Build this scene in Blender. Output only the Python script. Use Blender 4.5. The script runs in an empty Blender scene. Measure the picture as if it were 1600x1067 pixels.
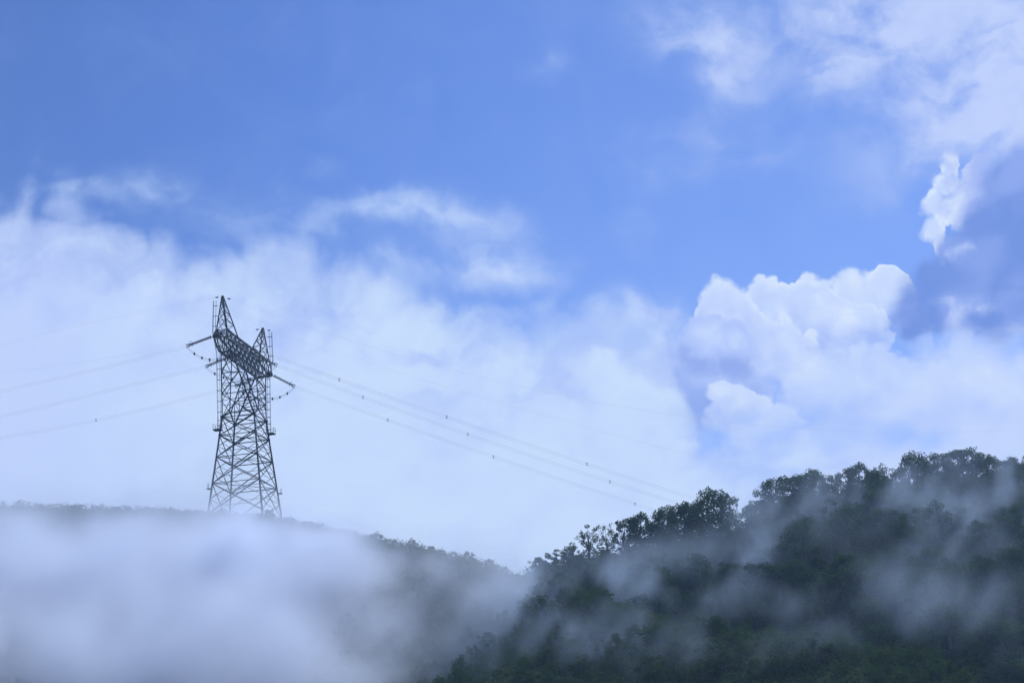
import bpy, bmesh, math, random
import numpy as np
from mathutils import Vector, Matrix

random.seed(11)
RNG = np.random.default_rng(11)
scene = bpy.context.scene
COL = scene.collection

# ------------------------------------------------------------------ camera
F_PX, PITCH, CX, CY = 2986.0, math.radians(17.0), 800.0, 533.5
ROLL = math.radians(3.0)
_r0 = np.array([1.0, 0.0, 0.0])
F_ = np.array([0.0, math.cos(PITCH), math.sin(PITCH)])
_u0 = np.array([0.0, -math.sin(PITCH), math.cos(PITCH)])
R_ = _r0 * math.cos(ROLL) - _u0 * math.sin(ROLL)
U_ = _u0 * math.cos(ROLL) + _r0 * math.sin(ROLL)
cam_data = bpy.data.cameras.new('camera')
cam = bpy.data.objects.new('camera', cam_data)
COL.objects.link(cam)
cam_data.sensor_width = 36.0
cam_data.lens = 36.0 * F_PX / 1600.0
cam_data.clip_start = 0.5
cam_data.clip_end = 20000.0
cam.matrix_world = Matrix([[R_[i], U_[i], -F_[i], 0.0] for i in range(3)] + [[0, 0, 0, 1]])
scene.camera = cam


def at(px, py, y):
    """Point of the place seen at photo pixel (px, py) at a distance y."""
    d = F_ + (px - CX) / F_PX * R_ - (py - CY) / F_PX * U_
    return d * (y / d[1])


def azel(px, py):
    d = F_ + (px - CX) / F_PX * R_ - (py - CY) / F_PX * U_
    d = d / np.linalg.norm(d)
    return math.degrees(math.atan2(d[0], d[1])), math.degrees(math.asin(d[2]))


scene.view_settings.view_transform = 'Standard'
scene.view_settings.look = 'None'
scene.view_settings.exposure = 0.0
scene.view_settings.gamma = 1.0
scene.view_settings.use_curve_mapping = False
scene.cycles.use_denoising = True
scene.cycles.volume_bounces = 12
scene.cycles.max_bounces = 16
scene.cycles.diffuse_bounces = 3
scene.cycles.transparent_max_bounces = 8

SUN_EL, SUN_AZ = math.radians(52), math.radians(38)     # azimuth from the view direction towards the right


# ------------------------------------------------------------------ small node language
class Val:
    def __init__(self, nt, sock):
        self.nt, self.s = nt, sock

    def __add__(self, o): return self.nt.math('ADD', self, o)
    def __radd__(self, o): return self.nt.math('ADD', o, self)
    def __sub__(self, o): return self.nt.math('SUBTRACT', self, o)
    def __rsub__(self, o): return self.nt.math('SUBTRACT', o, self)
    def __mul__(self, o): return self.nt.math('MULTIPLY', self, o)
    def __rmul__(self, o): return self.nt.math('MULTIPLY', o, self)
    def __truediv__(self, o): return self.nt.math('DIVIDE', self, o)
    def max(self, o): return self.nt.math('MAXIMUM', self, o)
    def min(self, o): return self.nt.math('MINIMUM', self, o)
    def pow(self, o): return self.nt.math('POWER', self, o)
    def sat(self): return self.nt.math('ADD', self, 0.0, clamp=True)


class Net:
    def __init__(self, tree):
        self.t = tree

    def node(self, kind, **kw):
        n = self.t.nodes.new(kind)
        for k, v in kw.items():
            setattr(n, k, v)
        return n

    def put(self, sock, v):
        if isinstance(v, Val):
            self.t.links.new(v.s, sock)
        else:
            sock.default_value = v

    def math(self, op, *a, clamp=False):
        n = self.node('ShaderNodeMath', operation=op, use_clamp=clamp)
        for i, v in enumerate(a):
            self.put(n.inputs[i], v)
        return Val(self, n.outputs[0])

    def vec(self, op, *a):
        n = self.node('ShaderNodeVectorMath', operation=op)
        for i, v in enumerate(a):
            if op == 'SCALE' and i == 1:
                self.put(n.inputs['Scale'], v)
            else:
                self.put(n.inputs[i], v)
        return Val(self, n.outputs['Value' if op in ('LENGTH', 'DOT_PRODUCT') else 'Vector'])

    def xyz(self, x, y, z):
        n = self.node('ShaderNodeCombineXYZ')
        for i, v in enumerate((x, y, z)):
            self.put(n.inputs[i], v)
        return Val(self, n.outputs[0])

    def sep(self, v):
        n = self.node('ShaderNodeSeparateXYZ')
        self.put(n.inputs[0], v)
        return [Val(self, o) for o in n.outputs]

    def noise(self, v, scale=1.0, detail=4.0, rough=0.5, lac=2.0, dist=0.0, color=False):
        n = self.node('ShaderNodeTexNoise')
        self.put(n.inputs['Vector'], v)
        self.put(n.inputs['Scale'], scale)
        self.put(n.inputs['Detail'], detail)
        self.put(n.inputs['Roughness'], rough)
        self.put(n.inputs['Lacunarity'], lac)
        self.put(n.inputs['Distortion'], dist)
        return Val(self, n.outputs['Color' if color else 0])

    def voro(self, v, scale=1.0, smooth=0.6):
        n = self.node('ShaderNodeTexVoronoi', feature='SMOOTH_F1', voronoi_dimensions='2D')
        self.put(n.inputs['Vector'], v)
        self.put(n.inputs['Scale'], scale)
        self.put(n.inputs['Smoothness'], smooth)
        return Val(self, n.outputs['Distance'])

    def ramp(self, v, a, b, c=0.0, d=1.0, smooth=True):
        n = self.node('ShaderNodeMapRange', interpolation_type='SMOOTHSTEP' if smooth else 'LINEAR')
        for i, x in enumerate((v, a, b, c, d)):
            self.put(n.inputs[i], x)
        return Val(self, n.outputs[0])

    def curve(self, v, pts, lo, hi, ylo, yhi):
        """A smooth curve through pts (x, y)."""
        n = self.node('ShaderNodeFloatCurve')
        c = n.mapping.curves[0]
        q = [((x - lo) / (hi - lo), (y - ylo) / (yhi - ylo)) for x, y in pts]
        while len(c.points) < len(q):
            c.points.new(0.5, 0.5)
        for p, (x, y) in zip(c.points, q):
            p.location = (x, y)
        n.mapping.update()
        self.put(n.inputs['Value'], self.ramp(v, lo, hi, smooth=False))
        return Val(self, n.outputs[0]) * (yhi - ylo) + ylo

    def mix(self, fac, a, b, blend='MIX'):
        n = self.node('ShaderNodeMix', data_type='RGBA', blend_type=blend)
        self.put(n.inputs[0], fac)
        for i, v in ((6, a), (7, b)):
            self.put(n.inputs[i], v if isinstance(v, Val) else (*v, 1.0))
        return Val(self, n.outputs[2])


# ------------------------------------------------------------------ sky: clear Nishita blue with clouds set in it by azimuth and elevation
world = bpy.data.worlds.new('World')
scene.world = world
world.use_nodes = True
wt = world.node_tree
wt.nodes.clear()
N = Net(wt)
SKY_K = 0.10
sky = N.node('ShaderNodeTexSky', sky_type='NISHITA', sun_disc=False)
sky.sun_elevation = SUN_EL
sky.sun_rotation = SUN_AZ
sky.altitude = 900.0
sky.air_density = 1.0
sky.dust_density = 0.3
sky.ozone_density = 2.0
tc = N.node('ShaderNodeTexCoord')
D = Val(N, tc.outputs['Generated'])
dx, dy, dz = N.sep(D)
RAD = 57.29578
az = N.math('ARCTAN2', dx, dy) * RAD
el = N.math('ARCSINE', dz) * RAD
COSE = math.cos(PITCH)
# angles in degrees; az is shrunk by the mean cosine so that a cloud keeps its shape
q0 = N.xyz(az * COSE, el, 0.0)
w1 = N.vec('SCALE', N.vec('SUBTRACT', N.noise(D, 14.0, 4.0, 0.5, color=True), (0.5, 0.5, 0.5)), 4.0)
w2 = N.vec('SCALE', N.vec('SUBTRACT', N.noise(D, 60.0, 4.0, 0.55, color=True), (0.5, 0.5, 0.5)), 0.8)
q = N.vec('ADD', N.vec('ADD', q0, w1), w2)                 # strongly stirred: veils and wisps
qs = N.vec('ADD', N.vec('ADD', q0, N.vec('SCALE', w1, 0.22)), N.vec('SCALE', w2, 0.55))   # lightly stirred: heaped clouds
PXD = 52.1


def blobs(coord, items, hard=False):
    acc = None
    for it in items:
        px, py, rx, ry, w = it
        a, e = azel(px, py)
        sx, sy = PXD / rx, PXD / ry
        n = N.node('ShaderNodeVectorMath', operation='MULTIPLY_ADD')
        N.put(n.inputs[0], coord)
        n.inputs[1].default_value = (sx, sy, 0.0)
        n.inputs[2].default_value = (-a * COSE * sx, -e * sy, 0.0)
        l = N.vec('LENGTH', Val(N, n.outputs[0]))
        b = N.ramp(l, 0.0 if not hard else 0.0, 1.0, w, 0.0, smooth=not hard)
        acc = b if acc is None else (acc.max(b) if hard else acc + b)
    return acc


def top_curve(pts):
    p = []
    for px, py in pts:
        a, e = azel(px, py)
        p.append((a * COSE, e))
    return p


# noises shared by the layers
n_mid = N.noise(D, 27.0, 5.0, 0.5, dist=0.7)
n_fine = N.noise(D, 90.0, 4.0, 0.55, dist=0.3)
n_big = N.noise(D, 8.0, 4.0, 0.5)
n_str = N.noise(N.vec('MULTIPLY', q, (0.30, 0.75, 1.0)), 1.0, 5.0, 0.52, dist=0.5)      # lying streaks
puff = N.math('ABSOLUTE', N.noise(N.vec('ADD', D, N.vec('SCALE', w2, 0.004)), 30.0, 1.0, 0.4) * 2.0 - 1.0) * 2.4      # rounded lumps, creased between
puff2 = N.math('ABSOLUTE', N.noise(N.vec('ADD', D, N.vec('SCALE', w2, 0.003)), 88.0, 2.0, 0.45) * 2.0 - 1.0) * 2.4
qsx, qsy, _z = N.sep(qs)

sky_rgb = N.vec('SCALE', Val(N, sky.outputs[0]), SKY_K)
sky_rgb = N.vec('MULTIPLY', sky_rgb, (0.68, 0.88, 1.42))
sky_rgb = N.vec('SCALE', sky_rgb, N.ramp(az, -20.0, 2.0, 0.84, 1.0))

# 1 veils and wisps
veil = blobs(q, [
    (1600, 20, 400, 240, 1.2), (1330, 0, 380, 160, .8), (1600, 170, 280, 170, .7), (1050, 30, 160, 130, .85), (1250, 90, 330, 190, .35), (1100, 110, 90, 100, .45), (1300, 145, 110, 80, .75),
    (1560, 200, 230, 150, 1.0), (1400, 250, 220, 130, .5), (1080, 225, 200, 80, .4), (985, 350, 70, 90, .4), (1180, 250, 120, 60, .25),
    (830, 80, 60, 50, .5), (440, 45, 70, 70, .25), (700, 120, 90, 40, .15),
    (160, 315, 170, 60, .5), (225, 300, 130, 58, .6), (90, 262, 40, 26, .35), (120, 310, 110, 45, .4),
    (500, 276, 80, 30, .45), (420, 310, 40, 26, .35), (500, 350, 160, 55, .65), (590, 335, 130, 50, .5), (690, 330, 160, 62, .8), (760, 385, 110, 100, .55),
    (700, 420, 220, 70, .5), (780, 440, 150, 70, .5), (340, 350, 130, 70, .35),
    (390, 400, 150, 60, .35), (1010, 480, 170, 70, .6), (1050, 510, 90, 70, .6), (560, 420, 160, 50, .4),
])
outside = 1.0 - blobs(q0, [(800, 400, 1900, 1500, 1.0)])
outside = N.ramp(outside, 0.35, 0.75)
veil = veil * N.ramp(n_mid * 0.55 + n_str * 0.45, 0.30, 0.68, 0.28, 1.3) + outside * N.ramp(n_big, 0.38, 0.60, 0.0, 1.1)
veil_a = N.ramp(veil, -0.05, 1.5, 0.0, 0.97) * N.ramp(n_str * 0.6 + n_fine * 0.4, 0.30, 0.60, 0.80, 1.0)
veil_rgb = N.mix(N.ramp(az, -10.0, 12.0), (0.54, 0.70, 1.0), (0.55, 0.655, 0.98))
thin = N.ramp(el, 25.0, 8.0, 0.0, 0.22) + N.ramp(az, -14.0, 14.0, 0.0, 0.10) + (n_mid - 0.5) * 0.12
clear = N.mix(thin, sky_rgb, (0.50, 0.66, 1.0))
rgb = N.mix(veil_a, clear, veil_rgb)


qs_sun = N.vec('ADD', qs, (0.12, 0.55, 0.0))


def heap(items, lo, width, lit, body, core, alpha=1.0, na=0.27, nb=0.15, fade=None, rim_k=1.0, inner=0.0, soft=0.0):
    """Heaped cloud: lumpy tops, bright on the side of the sun and bluer below; fade = (y where it starts, y where it is gone)."""
    global rgb
    base = blobs(qs, items, hard=True)
    sunward = blobs(qs_sun, items, hard=True)
    gate = N.ramp(base, 0.02, 0.22)
    lump = ((puff - 0.42) * na + (puff2 - 0.42) * nb + (n_fine - 0.5) * 0.22) * gate
    f = base + lump
    wd = N.ramp(n_mid + (puff - 0.4) * 0.2, 0.36, 0.62, width, width + soft)      # some edges crisp, some melting
    a = N.ramp(f, lo, wd + lo, 0.0, alpha)
    if fade:
        a = a * N.ramp(qsy + (n_mid - 0.5) * 2.4, azel(800, fade[1])[1], azel(800, fade[0])[1])
    light = 0.34 + (base - sunward) * 0.85 + lump * 0.80 + (n_mid - 0.5) * 0.7 + (n_fine - 0.5) * 0.25 + inner
    light = light + N.ramp(f, lo, lo + 0.26, 0.40 * rim_k, 0.0)
    c = N.mix(N.ramp(light, 0.0, 0.55), core, body)
    c = N.mix(N.ramp(light, 0.45, 1.05), c, lit)
    rgb = N.mix(a, rgb, c)
    return f


# 2 the broad slate-blue shadowed mass on the far right, and its ragged sunlit rim
dark = blobs(q, [(1640, 390, 150, 150, 1.5), (1545, 460, 140, 110, 1.3), (1455, 480, 85, 95, 1.0), (1600, 320, 110, 90, .9), (1550, 385, 70, 60, .5), (1590, 510, 130, 80, 1.0), (1440, 525, 80, 50, .8), (1500, 535, 110, 50, .8)])
rim = blobs(qs, [(1480, 266, 28, 44, .85), (1474, 296, 34, 36, 1.0), (1458, 322, 34, 38, .95), (1482, 336, 46, 40, 1.0), (1466, 360, 36, 30, 1.0), (1474, 388, 18, 26, .8), (1518, 325, 74, 72, 1.0), (1535, 280, 70, 66, 1.0)], hard=True)
rim_f = rim + ((puff2 - 0.42) * 0.12 + (n_fine - 0.5) * 1.5 + (n_mid - 0.5) * 0.7) * N.ramp(rim, 0.02, 0.3)
rim_a = N.ramp(rim_f, 0.20, N.ramp(n_fine, 0.4, 0.6, 0.36, 0.75)) * N.ramp(qsx + (n_mid - 0.5) * 1.6, azel(1610, 300)[0] * COSE, azel(1490, 300)[0] * COSE)
rim_c = N.mix(N.ramp(n_fine + (rim_f - 0.5) * 0.2, 0.35, 0.62), (0.72, 0.83, 1.0), (0.58, 0.70, 1.0))
rim_c = N.mix(N.ramp(qsx + (n_fine - 0.5) * 1.4, azel(1455, 300)[0] * COSE, azel(1520, 300)[0] * COSE, 0.0, 0.85), rim_c, (0.38, 0.48, 0.91))
rgb = N.mix(rim_a, rgb, rim_c)

# 3 the heads below it, back to front
LIT, BODY, CORE = (0.75, 0.86, 1.0), (0.56, 0.68, 1.0), (0.40, 0.52, 0.94)
heap([(1385, 480, 70, 85, 1.0), (1345, 500, 70, 100, 1.0), (1410, 520, 60, 100, .9)], 0.14, 0.06, LIT, (0.60, 0.72, 1.0), CORE, fade=(500, 640), soft=0.2)
heap([(1215, 510, 75, 95, 1.0), (1275, 500, 80, 88, 1.0), (1330, 530, 80, 95, 1.0), (1240, 580, 180, 110, 1.0)], 0.14, 0.06, LIT, BODY, CORE, fade=(530, 690), soft=0.25)
heap([(1128, 485, 48, 72, 1.0), (1150, 520, 70, 90, 1.0), (1190, 570, 120, 110, 1.0)], 0.14, 0.06, LIT, BODY, CORE, fade=(530, 680), soft=0.25)
dark_a = N.ramp(dark + (n_mid - 0.5) * 0.55 + (n_str - 0.5) * 0.5 + (n_fine - 0.5) * 0.2, 0.05, 1.0, 0.0, 0.97)
rgb = N.mix(dark_a, rgb, N.mix(N.ramp(n_mid * 0.4 + n_str * 0.35 + puff * 0.25, 0.34, 0.62), (0.17, 0.29, 0.745), (0.275, 0.395, 0.85)))
spot = blobs(q, [(1525, 411, 26, 18, .8), (1500, 420, 18, 9, .5), (1480, 515, 80, 60, .8), (1540, 495, 50, 40, .5)])
rgb = N.mix(N.ramp(spot * N.ramp(n_fine * 0.6 + n_mid * 0.4, 0.34, 0.64, 0.0, 1.5), 0.1, 1.2, 0.0, 0.7), rgb, (0.55, 0.67, 1.0))
heap([(1105, 540, 72, 62, 1.0), (1055, 575, 54, 76, 1.0), (1045, 625, 52, 76, .9), (1150, 540, 60, 52, 1.0), (1105, 600, 130, 110, 1.0)],
     0.10, 0.12, (0.60, 0.73, 1.0), (0.45, 0.575, 0.98), (0.295, 0.415, 0.86), fade=(590, 760), alpha=0.97, inner=-0.06, rim_k=0.8, na=0.26, nb=0.16, soft=0.4)
deep = blobs(q, [(1062, 590, 75, 85, 1.0), (1110, 560, 60, 40, .4), (1075, 650, 60, 40, .5)])
rgb = N.mix(N.ramp(deep * N.ramp(n_mid, 0.3, 0.62, 0.5, 1.2), 0.05, 0.95, 0.0, 0.85), rgb, (0.285, 0.415, 0.86))

# 4 the low white bank along the whole horizon
top = N.curve(qsx, top_curve([(-2500, 330), (0, 300), (120, 315), (260, 360), (340, 378), (420, 390), (500, 385), (600, 400), (680, 455), (760, 465), (880, 474), (960, 466), (1030, 490), (1062, 560), (1085, 655), (1130, 660), (1200, 640), (1300, 600), (1400, 535), (1480, 512), (1560, 515), (1640, 505), (4000, 400)]), -60.0, 60.0, 0.0, 40.0)
qx, qy, _z2 = N.sep(q)
under = top - (qsy * 0.6 + qy * 0.4) + (n_mid - 0.5) * 2.2 + (puff - 0.62) * 0.7 + (n_fine - 0.5) * 0.5
bank_a = N.ramp(under, -0.3, 0.9) * 0.70 + N.ramp(under + (n_str - 0.5) * 3.0, 0.3, 2.6) * 0.30
holes = blobs(q, [(870, 530, 140, 55, .6), (700, 465, 150, 45, .8), (930, 700, 110, 70, .1), (580, 420, 70, 40, .5), (1085, 655, 70, 50, .5), (1210, 620, 60, 50, .7), (1330, 650, 80, 55, .6), (1420, 680, 100, 45, .6), (640, 430, 90, 40, .5), (1000, 560, 70, 50, .3), (960, 740, 70, 50, .08), (350, 400, 90, 40, .4), (760, 520, 120, 50, .3)])
holes = N.ramp(holes * N.ramp(n_mid * 0.6 + n_str * 0.4, 0.3, 0.66, 0.15, 1.7), 0.0, 1.0)
WHITE = (0.615, 0.76, 1.0)
bank_rgb = N.mix(N.ramp(n_str * 0.6 + n_mid * 0.4, 0.32, 0.66), (0.46, 0.59, 0.98), WHITE)
bank_rgb = N.mix(N.ramp(under, 1.5, 5.0, 0.0, 0.7), bank_rgb, (0.60, 0.745, 1.0))
bank_rgb = N.mix(N.ramp(az, -15.5, -8.0, 0.55, 0.0), bank_rgb, (0.51, 0.62, 0.99))
bank_rgb = N.mix(N.ramp(az, 5.0, 13.0, 0.0, 0.6), bank_rgb, (0.57, 0.68, 1.0))
rgb = N.mix(bank_a * (1.0 - holes * 0.75), rgb, bank_rgb)
heap([(1150, 640, 70, 56, 1.0), (1125, 612, 34, 28, 1.0), (1200, 665, 90, 60, .9)],
     0.16, 0.10, (0.68, 0.80, 1.0), (0.57, 0.69, 1.0), (0.48, 0.60, 0.98), alpha=0.85, fade=(640, 740), inner=0.1, soft=0.25)
heap([(1290, 610, 120, 90, 1.0), (1240, 660, 90, 60, 1.0), (1360, 600, 110, 90, .9), (1450, 630, 130, 80, .9), (1560, 620, 110, 80, .9)],
     0.16, 0.22, (0.66, 0.78, 1.0), (0.57, 0.69, 1.0), (0.47, 0.595, 0.97), alpha=0.75, fade=(640, 760), inner=0.1, soft=0.3)

bg = N.node('ShaderNodeBackground')
N.put(bg.inputs['Color'], rgb)
bg.inputs['Strength'].default_value = 1.0
wo = N.node('ShaderNodeOutputWorld')
wt.links.new(bg.outputs[0], wo.inputs['Surface'])
world.cycles.sampling_method = 'MANUAL'
world.cycles.sample_map_resolution = 512

# ------------------------------------------------------------------ sun, veiled by cloud
sun_d = bpy.data.lights.new('sun', 'SUN')
sun = bpy.data.objects.new('sun', sun_d)
COL.objects.link(sun)
sun_d.energy = 3.2
sun_d.angle = math.radians(12)
sun_d.color = (0.72, 0.83, 1.0)
S_DIR = Vector((math.cos(SUN_EL) * math.sin(SUN_AZ), math.cos(SUN_EL) * math.cos(SUN_AZ), math.sin(SUN_EL)))
sun.rotation_euler = S_DIR.to_track_quat('Z', 'Y').to_euler()


# ------------------------------------------------------------------ helpers for objects
def tag(o, label=None, cat=None, group=None, kind=None):
    for k, v in (('label', label), ('category', cat), ('group', group), ('kind', kind)):
        if v:
            o[k] = v
    return o


def empty(name, loc, rz=0.0):
    o = bpy.data.objects.new(name, None)
    COL.objects.link(o)
    o.location = loc
    o.rotation_euler = (0, 0, rz)
    o.empty_display_size = 0.5
    return o


def mesh_np(name, verts, faces, mat=None, parent=None, smooth=False):
    """faces: (n, k) array of equal-sided faces."""
    me = bpy.data.meshes.new(name)
    v = np.asarray(verts, np.float32)
    f = np.asarray(faces, np.int32)
    me.vertices.add(len(v))
    me.vertices.foreach_set('co', v.ravel())
    k = f.shape[1]
    me.loops.add(f.size)
    me.loops.foreach_set('vertex_index', f.ravel())
    me.polygons.add(len(f))
    me.polygons.foreach_set('loop_start', np.arange(len(f), dtype=np.int32) * k)
    me.polygons.foreach_set('loop_total', np.full(len(f), k, np.int32))
    if smooth:
        me.polygons.foreach_set('use_smooth', np.ones(len(f), bool))
    me.update(calc_edges=True)
    me.validate()
    if mat:
        me.materials.append(mat)
    o = bpy.data.objects.new(name, me)
    COL.objects.link(o)
    if parent:
        o.parent = parent
    return o


class MB:
    """Collects bars, tubes and boxes as quads; build() links them as ONE mesh object."""
    def __init__(self):
        self.v, self.f, self.n = [], [], 0

    def add(self, v, f):
        self.v.append(np.asarray(v, float))
        self.f.append(np.asarray(f, int) + self.n)
        self.n += len(v)
        return self

    def tube(self, pts, rad, seg=6):
        pts = np.asarray(pts, float)
        n = len(pts)
        rad = np.broadcast_to(np.asarray(rad, float), (n,))
        tg = np.gradient(pts, axis=0)
        tg /= np.linalg.norm(tg, axis=1)[:, None] + 1e-9
        up = np.array([0, 0, 1.0]) if abs(tg[0][2]) < 0.9 else np.array([1.0, 0, 0])
        V = []
        for p, t, r in zip(pts, tg, rad):
            a = np.cross(up, t)
            a /= np.linalg.norm(a) + 1e-9
            b = np.cross(t, a)
            for k in range(seg):
                w = 2 * math.pi * k / seg
                V.append(p + r * (math.cos(w) * a + math.sin(w) * b))
        Fc = []
        for i in range(n - 1):
            for k in range(seg):
                k2 = (k + 1) % seg
                Fc.append((i * seg + k, i * seg + k2, (i + 1) * seg + k2, (i + 1) * seg + k))
        for e in (0, n - 1):
            c = len(V)
            V.append(pts[e])
            for k in range(0, seg, 2):
                q = [e * seg + k, e * seg + (k + 1) % seg, e * seg + (k + 2) % seg, c]
                Fc.append(q if e == 0 else q[::-1])
        return self.add(V, Fc)

    def bar(self, p, q, w, h=None):
        p, q = np.asarray(p, float), np.asarray(q, float)
        h = h or w
        t = (q - p) / np.linalg.norm(q - p)
        up = np.array([0, 0, 1.0]) if abs(t[2]) < 0.95 else np.array([1.0, 0, 0])
        a = np.cross(up, t)
        a /= np.linalg.norm(a)
        b = np.cross(t, a)
        V = [e + sx * a * w / 2 + sy * b * h / 2 for e in (p, q) for sx, sy in ((-1, -1), (1, -1), (1, 1), (-1, 1))]
        return self.add(V, [(3, 2, 1, 0), (4, 5, 6, 7), (0, 1, 5, 4), (1, 2, 6, 5), (2, 3, 7, 6), (3, 0, 4, 7)])

    def box(self, c, s):
        c, s = np.asarray(c, float), np.asarray(s, float)
        V = [c + s / 2 * np.array(k) for k in ((-1, -1, -1), (1, -1, -1), (1, 1, -1), (-1, 1, -1), (-1, -1, 1), (1, -1, 1), (1, 1, 1), (-1, 1, 1))]
        return self.add(V, [(3, 2, 1, 0), (4, 5, 6, 7), (0, 1, 5, 4), (1, 2, 6, 5), (2, 3, 7, 6), (3, 0, 4, 7)])

    def build(self, name, mat, parent=None):
        return mesh_np(name, np.concatenate(self.v), np.concatenate(self.f), mat, parent)


def material(name):
    m = bpy.data.materials.new(name)
    m.use_nodes = True
    m.node_tree.nodes.clear()
    n = Net(m.node_tree)
    out = n.node('ShaderNodeOutputMaterial')
    return m, n, out


def leaf_material(name, a, b, c, transl=0.30):
    """Foliage: leaf greens that vary from tree to tree and from spray to spray."""
    m, n, out = material(name)
    oi = n.node('ShaderNodeObjectInfo')
    rnd = Val(n, oi.outputs['Random'])
    geo = n.node('ShaderNodeNewGeometry')
    pos = Val(n, geo.outputs['Position'])
    isl = Val(n, geo.outputs['Random Per Island'])
    k = n.noise(pos, 0.55, 3.0, 0.6)
    col = n.mix(n.ramp(k * 0.55 + isl * 0.45, 0.2, 0.8), a, b)
    col = n.mix(n.ramp(rnd, 0.45, 1.0, 0.0, 0.8), col, c)
    d = n.node('ShaderNodeBsdfDiffuse')
    t = n.node('ShaderNodeBsdfTranslucent')
    n.put(d.inputs['Color'], col)
    n.put(t.inputs['Color'], n.vec('MULTIPLY', col, (1.1, 1.25, 0.6)))
    mx = n.node('ShaderNodeMixShader')
    mx.inputs[0].default_value = transl
    m.node_tree.links.new(d.outputs[0], mx.inputs[1])
    m.node_tree.links.new(t.outputs[0], mx.inputs[2])
    m.node_tree.links.new(mx.outputs[0], out.inputs['Surface'])
    return m


def plain_material(name, col, rough=0.6, metal=0.0, vary=0.3, scale=2.0):
    m, n, out = material(name)
    p = n.node('ShaderNodeBsdfPrincipled')
    tcn = n.node('ShaderNodeTexCoord')
    k = n.noise(Val(n, tcn.outputs['Object']), scale, 4.0, 0.6)
    dk = tuple(x * (1 - vary) for x in col)
    lt = tuple(min(1, x * (1 + vary)) for x in col)
    n.put(p.inputs['Base Color'], n.mix(n.ramp(k, 0.3, 0.7), dk, lt))
    p.inputs['Roughness'].default_value = rough
    p.inputs['Metallic'].default_value = metal
    m.node_tree.links.new(p.outputs[0], out.inputs['Surface'])
    return m


M_LEAF = leaf_material('leaf_dark', (0.034, 0.060, 0.026), (0.074, 0.118, 0.042), (0.064, 0.110, 0.034))
M_LEAF2 = leaf_material('leaf_grey', (0.040, 0.060, 0.034), (0.075, 0.100, 0.050), (0.085, 0.095, 0.055), 0.35)
M_SHRUB = leaf_material('leaf_shrub', (0.038, 0.066, 0.026), (0.080, 0.120, 0.042), (0.082, 0.108, 0.042))
M_BARK = plain_material('bark', (0.085, 0.072, 0.060), 0.9, 0.0, 0.4, 3.0)
M_STEEL = plain_material('weathered_steel', (0.020, 0.024, 0.030), 0.85, 0.0, 0.3, 1.5)
M_GLASS = plain_material('glazed_insulator', (0.10, 0.075, 0.065), 0.3, 0.0, 0.2, 4.0)
M_WIRE = plain_material('aluminium_wire', (0.16, 0.165, 0.175), 0.6, 0.0, 0.15, 0.3)

# ------------------------------------------------------------------ the ground: two ridges rising from a valley floor, one sheet to the horizon
def ridge(pts):
    P = np.array([at(*p) for p in pts])
    o = np.argsort(P[:, 0])
    return P[o]


RA = ridge([(-500, 786, 430), (-300, 778, 425), (0, 775, 415), (200, 782, 410), (300, 787, 404), (383, 792, 398), (440, 799, 394), (520, 816, 388), (600, 832, 382),
            (680, 847, 372), (760, 868, 360), (830, 884, 346), (900, 902, 334), (960, 920, 322), (1030, 941, 312), (1140, 962, 300), (1270, 978, 290),
            (1400, 1004, 282), (1440, 1006, 280), (1500, 1036, 276), (1560, 1080, 270), (1700, 1150, 262), (1900, 1240, 250)])
RB = ridge([(500, 1080, 385), (700, 960, 390), (825, 876, 394), (870, 862, 396), (910, 852, 397), (960, 846, 398), (1060, 828, 400), (1150, 816, 400), (1180, 796, 402), (1200, 776, 402),
            (1240, 766, 403), (1300, 764, 404), (1400, 748, 405), (1500, 730, 405), (1600, 738, 405), (1750, 730, 408), (2000, 750, 410)])
TOWER = at(383, 791, 412.0)


def softpos(d, k=3.0):
    return 0.5 * (d + np.sqrt(d * d + k * k))


_KX = RNG.normal(size=(26, 2)) * 1.0
_FR = 2 * np.pi / np.array([90, 70, 55, 42, 33, 26, 21, 17, 14, 12, 10, 8.5, 7.3] * 2)
_AM = np.array([90, 70, 55, 42, 33, 26, 21, 17, 14, 12, 10, 8.5, 7.3] * 2) * 0.011
_PH = RNG.uniform(0, 6.28, 26)
_KX = _KX / np.linalg.norm(_KX, axis=1)[:, None] * _FR[:, None]


def bumps(x, y):
    s = np.zeros_like(x)
    for k, a, p in zip(_KX, _AM, _PH):
        s = s + a * np.sin(k[0] * x + k[1] * y + p)
    return s


def ground(x, y):
    x = np.asarray(x, float)
    y = np.asarray(y, float)
    za, ya = np.interp(x, RA[:, 0], RA[:, 2]), np.interp(x, RA[:, 0], RA[:, 1])
    plateau = np.clip((0 - x) / 25.0, 0, 1) * 22.0
    ha = za - 0.62 * softpos(ya - y) - 0.05 * softpos(y - ya) - 0.5 * softpos(y - ya - plateau)
    fall = np.clip((np.abs(x) - 190.0) / 400.0, 0, 1)
    zb, yb = np.interp(x, RB[:, 0], RB[:, 2]), np.interp(x, RB[:, 0], RB[:, 1])
    hb = zb - 0.78 * softpos(yb - y) - 0.6 * softpos(y - yb)
    k = 3.0
    m = np.maximum(ha, hb)
    h = m + k * np.log(np.exp((ha - m) / k) + np.exp((hb - m) / k)) - k * 0.3
    near = np.minimum(np.abs(y - ya), np.abs(y - yb))
    b = bumps(x, y) * np.clip(near / 25.0, 0.12, 1.0)
    d2 = (x - TOWER[0]) ** 2 + (y - TOWER[1]) ** 2
    h = h + b * np.clip(d2 / 900.0, 0.0, 1.0)
    h = h - fall * 60.0
    m = np.maximum(h, -2.0)
    return m + 4.0 * np.log(np.exp((h - m) / 4.0) + np.exp((-2.0 - m) / 4.0)) - 0.4


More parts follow.
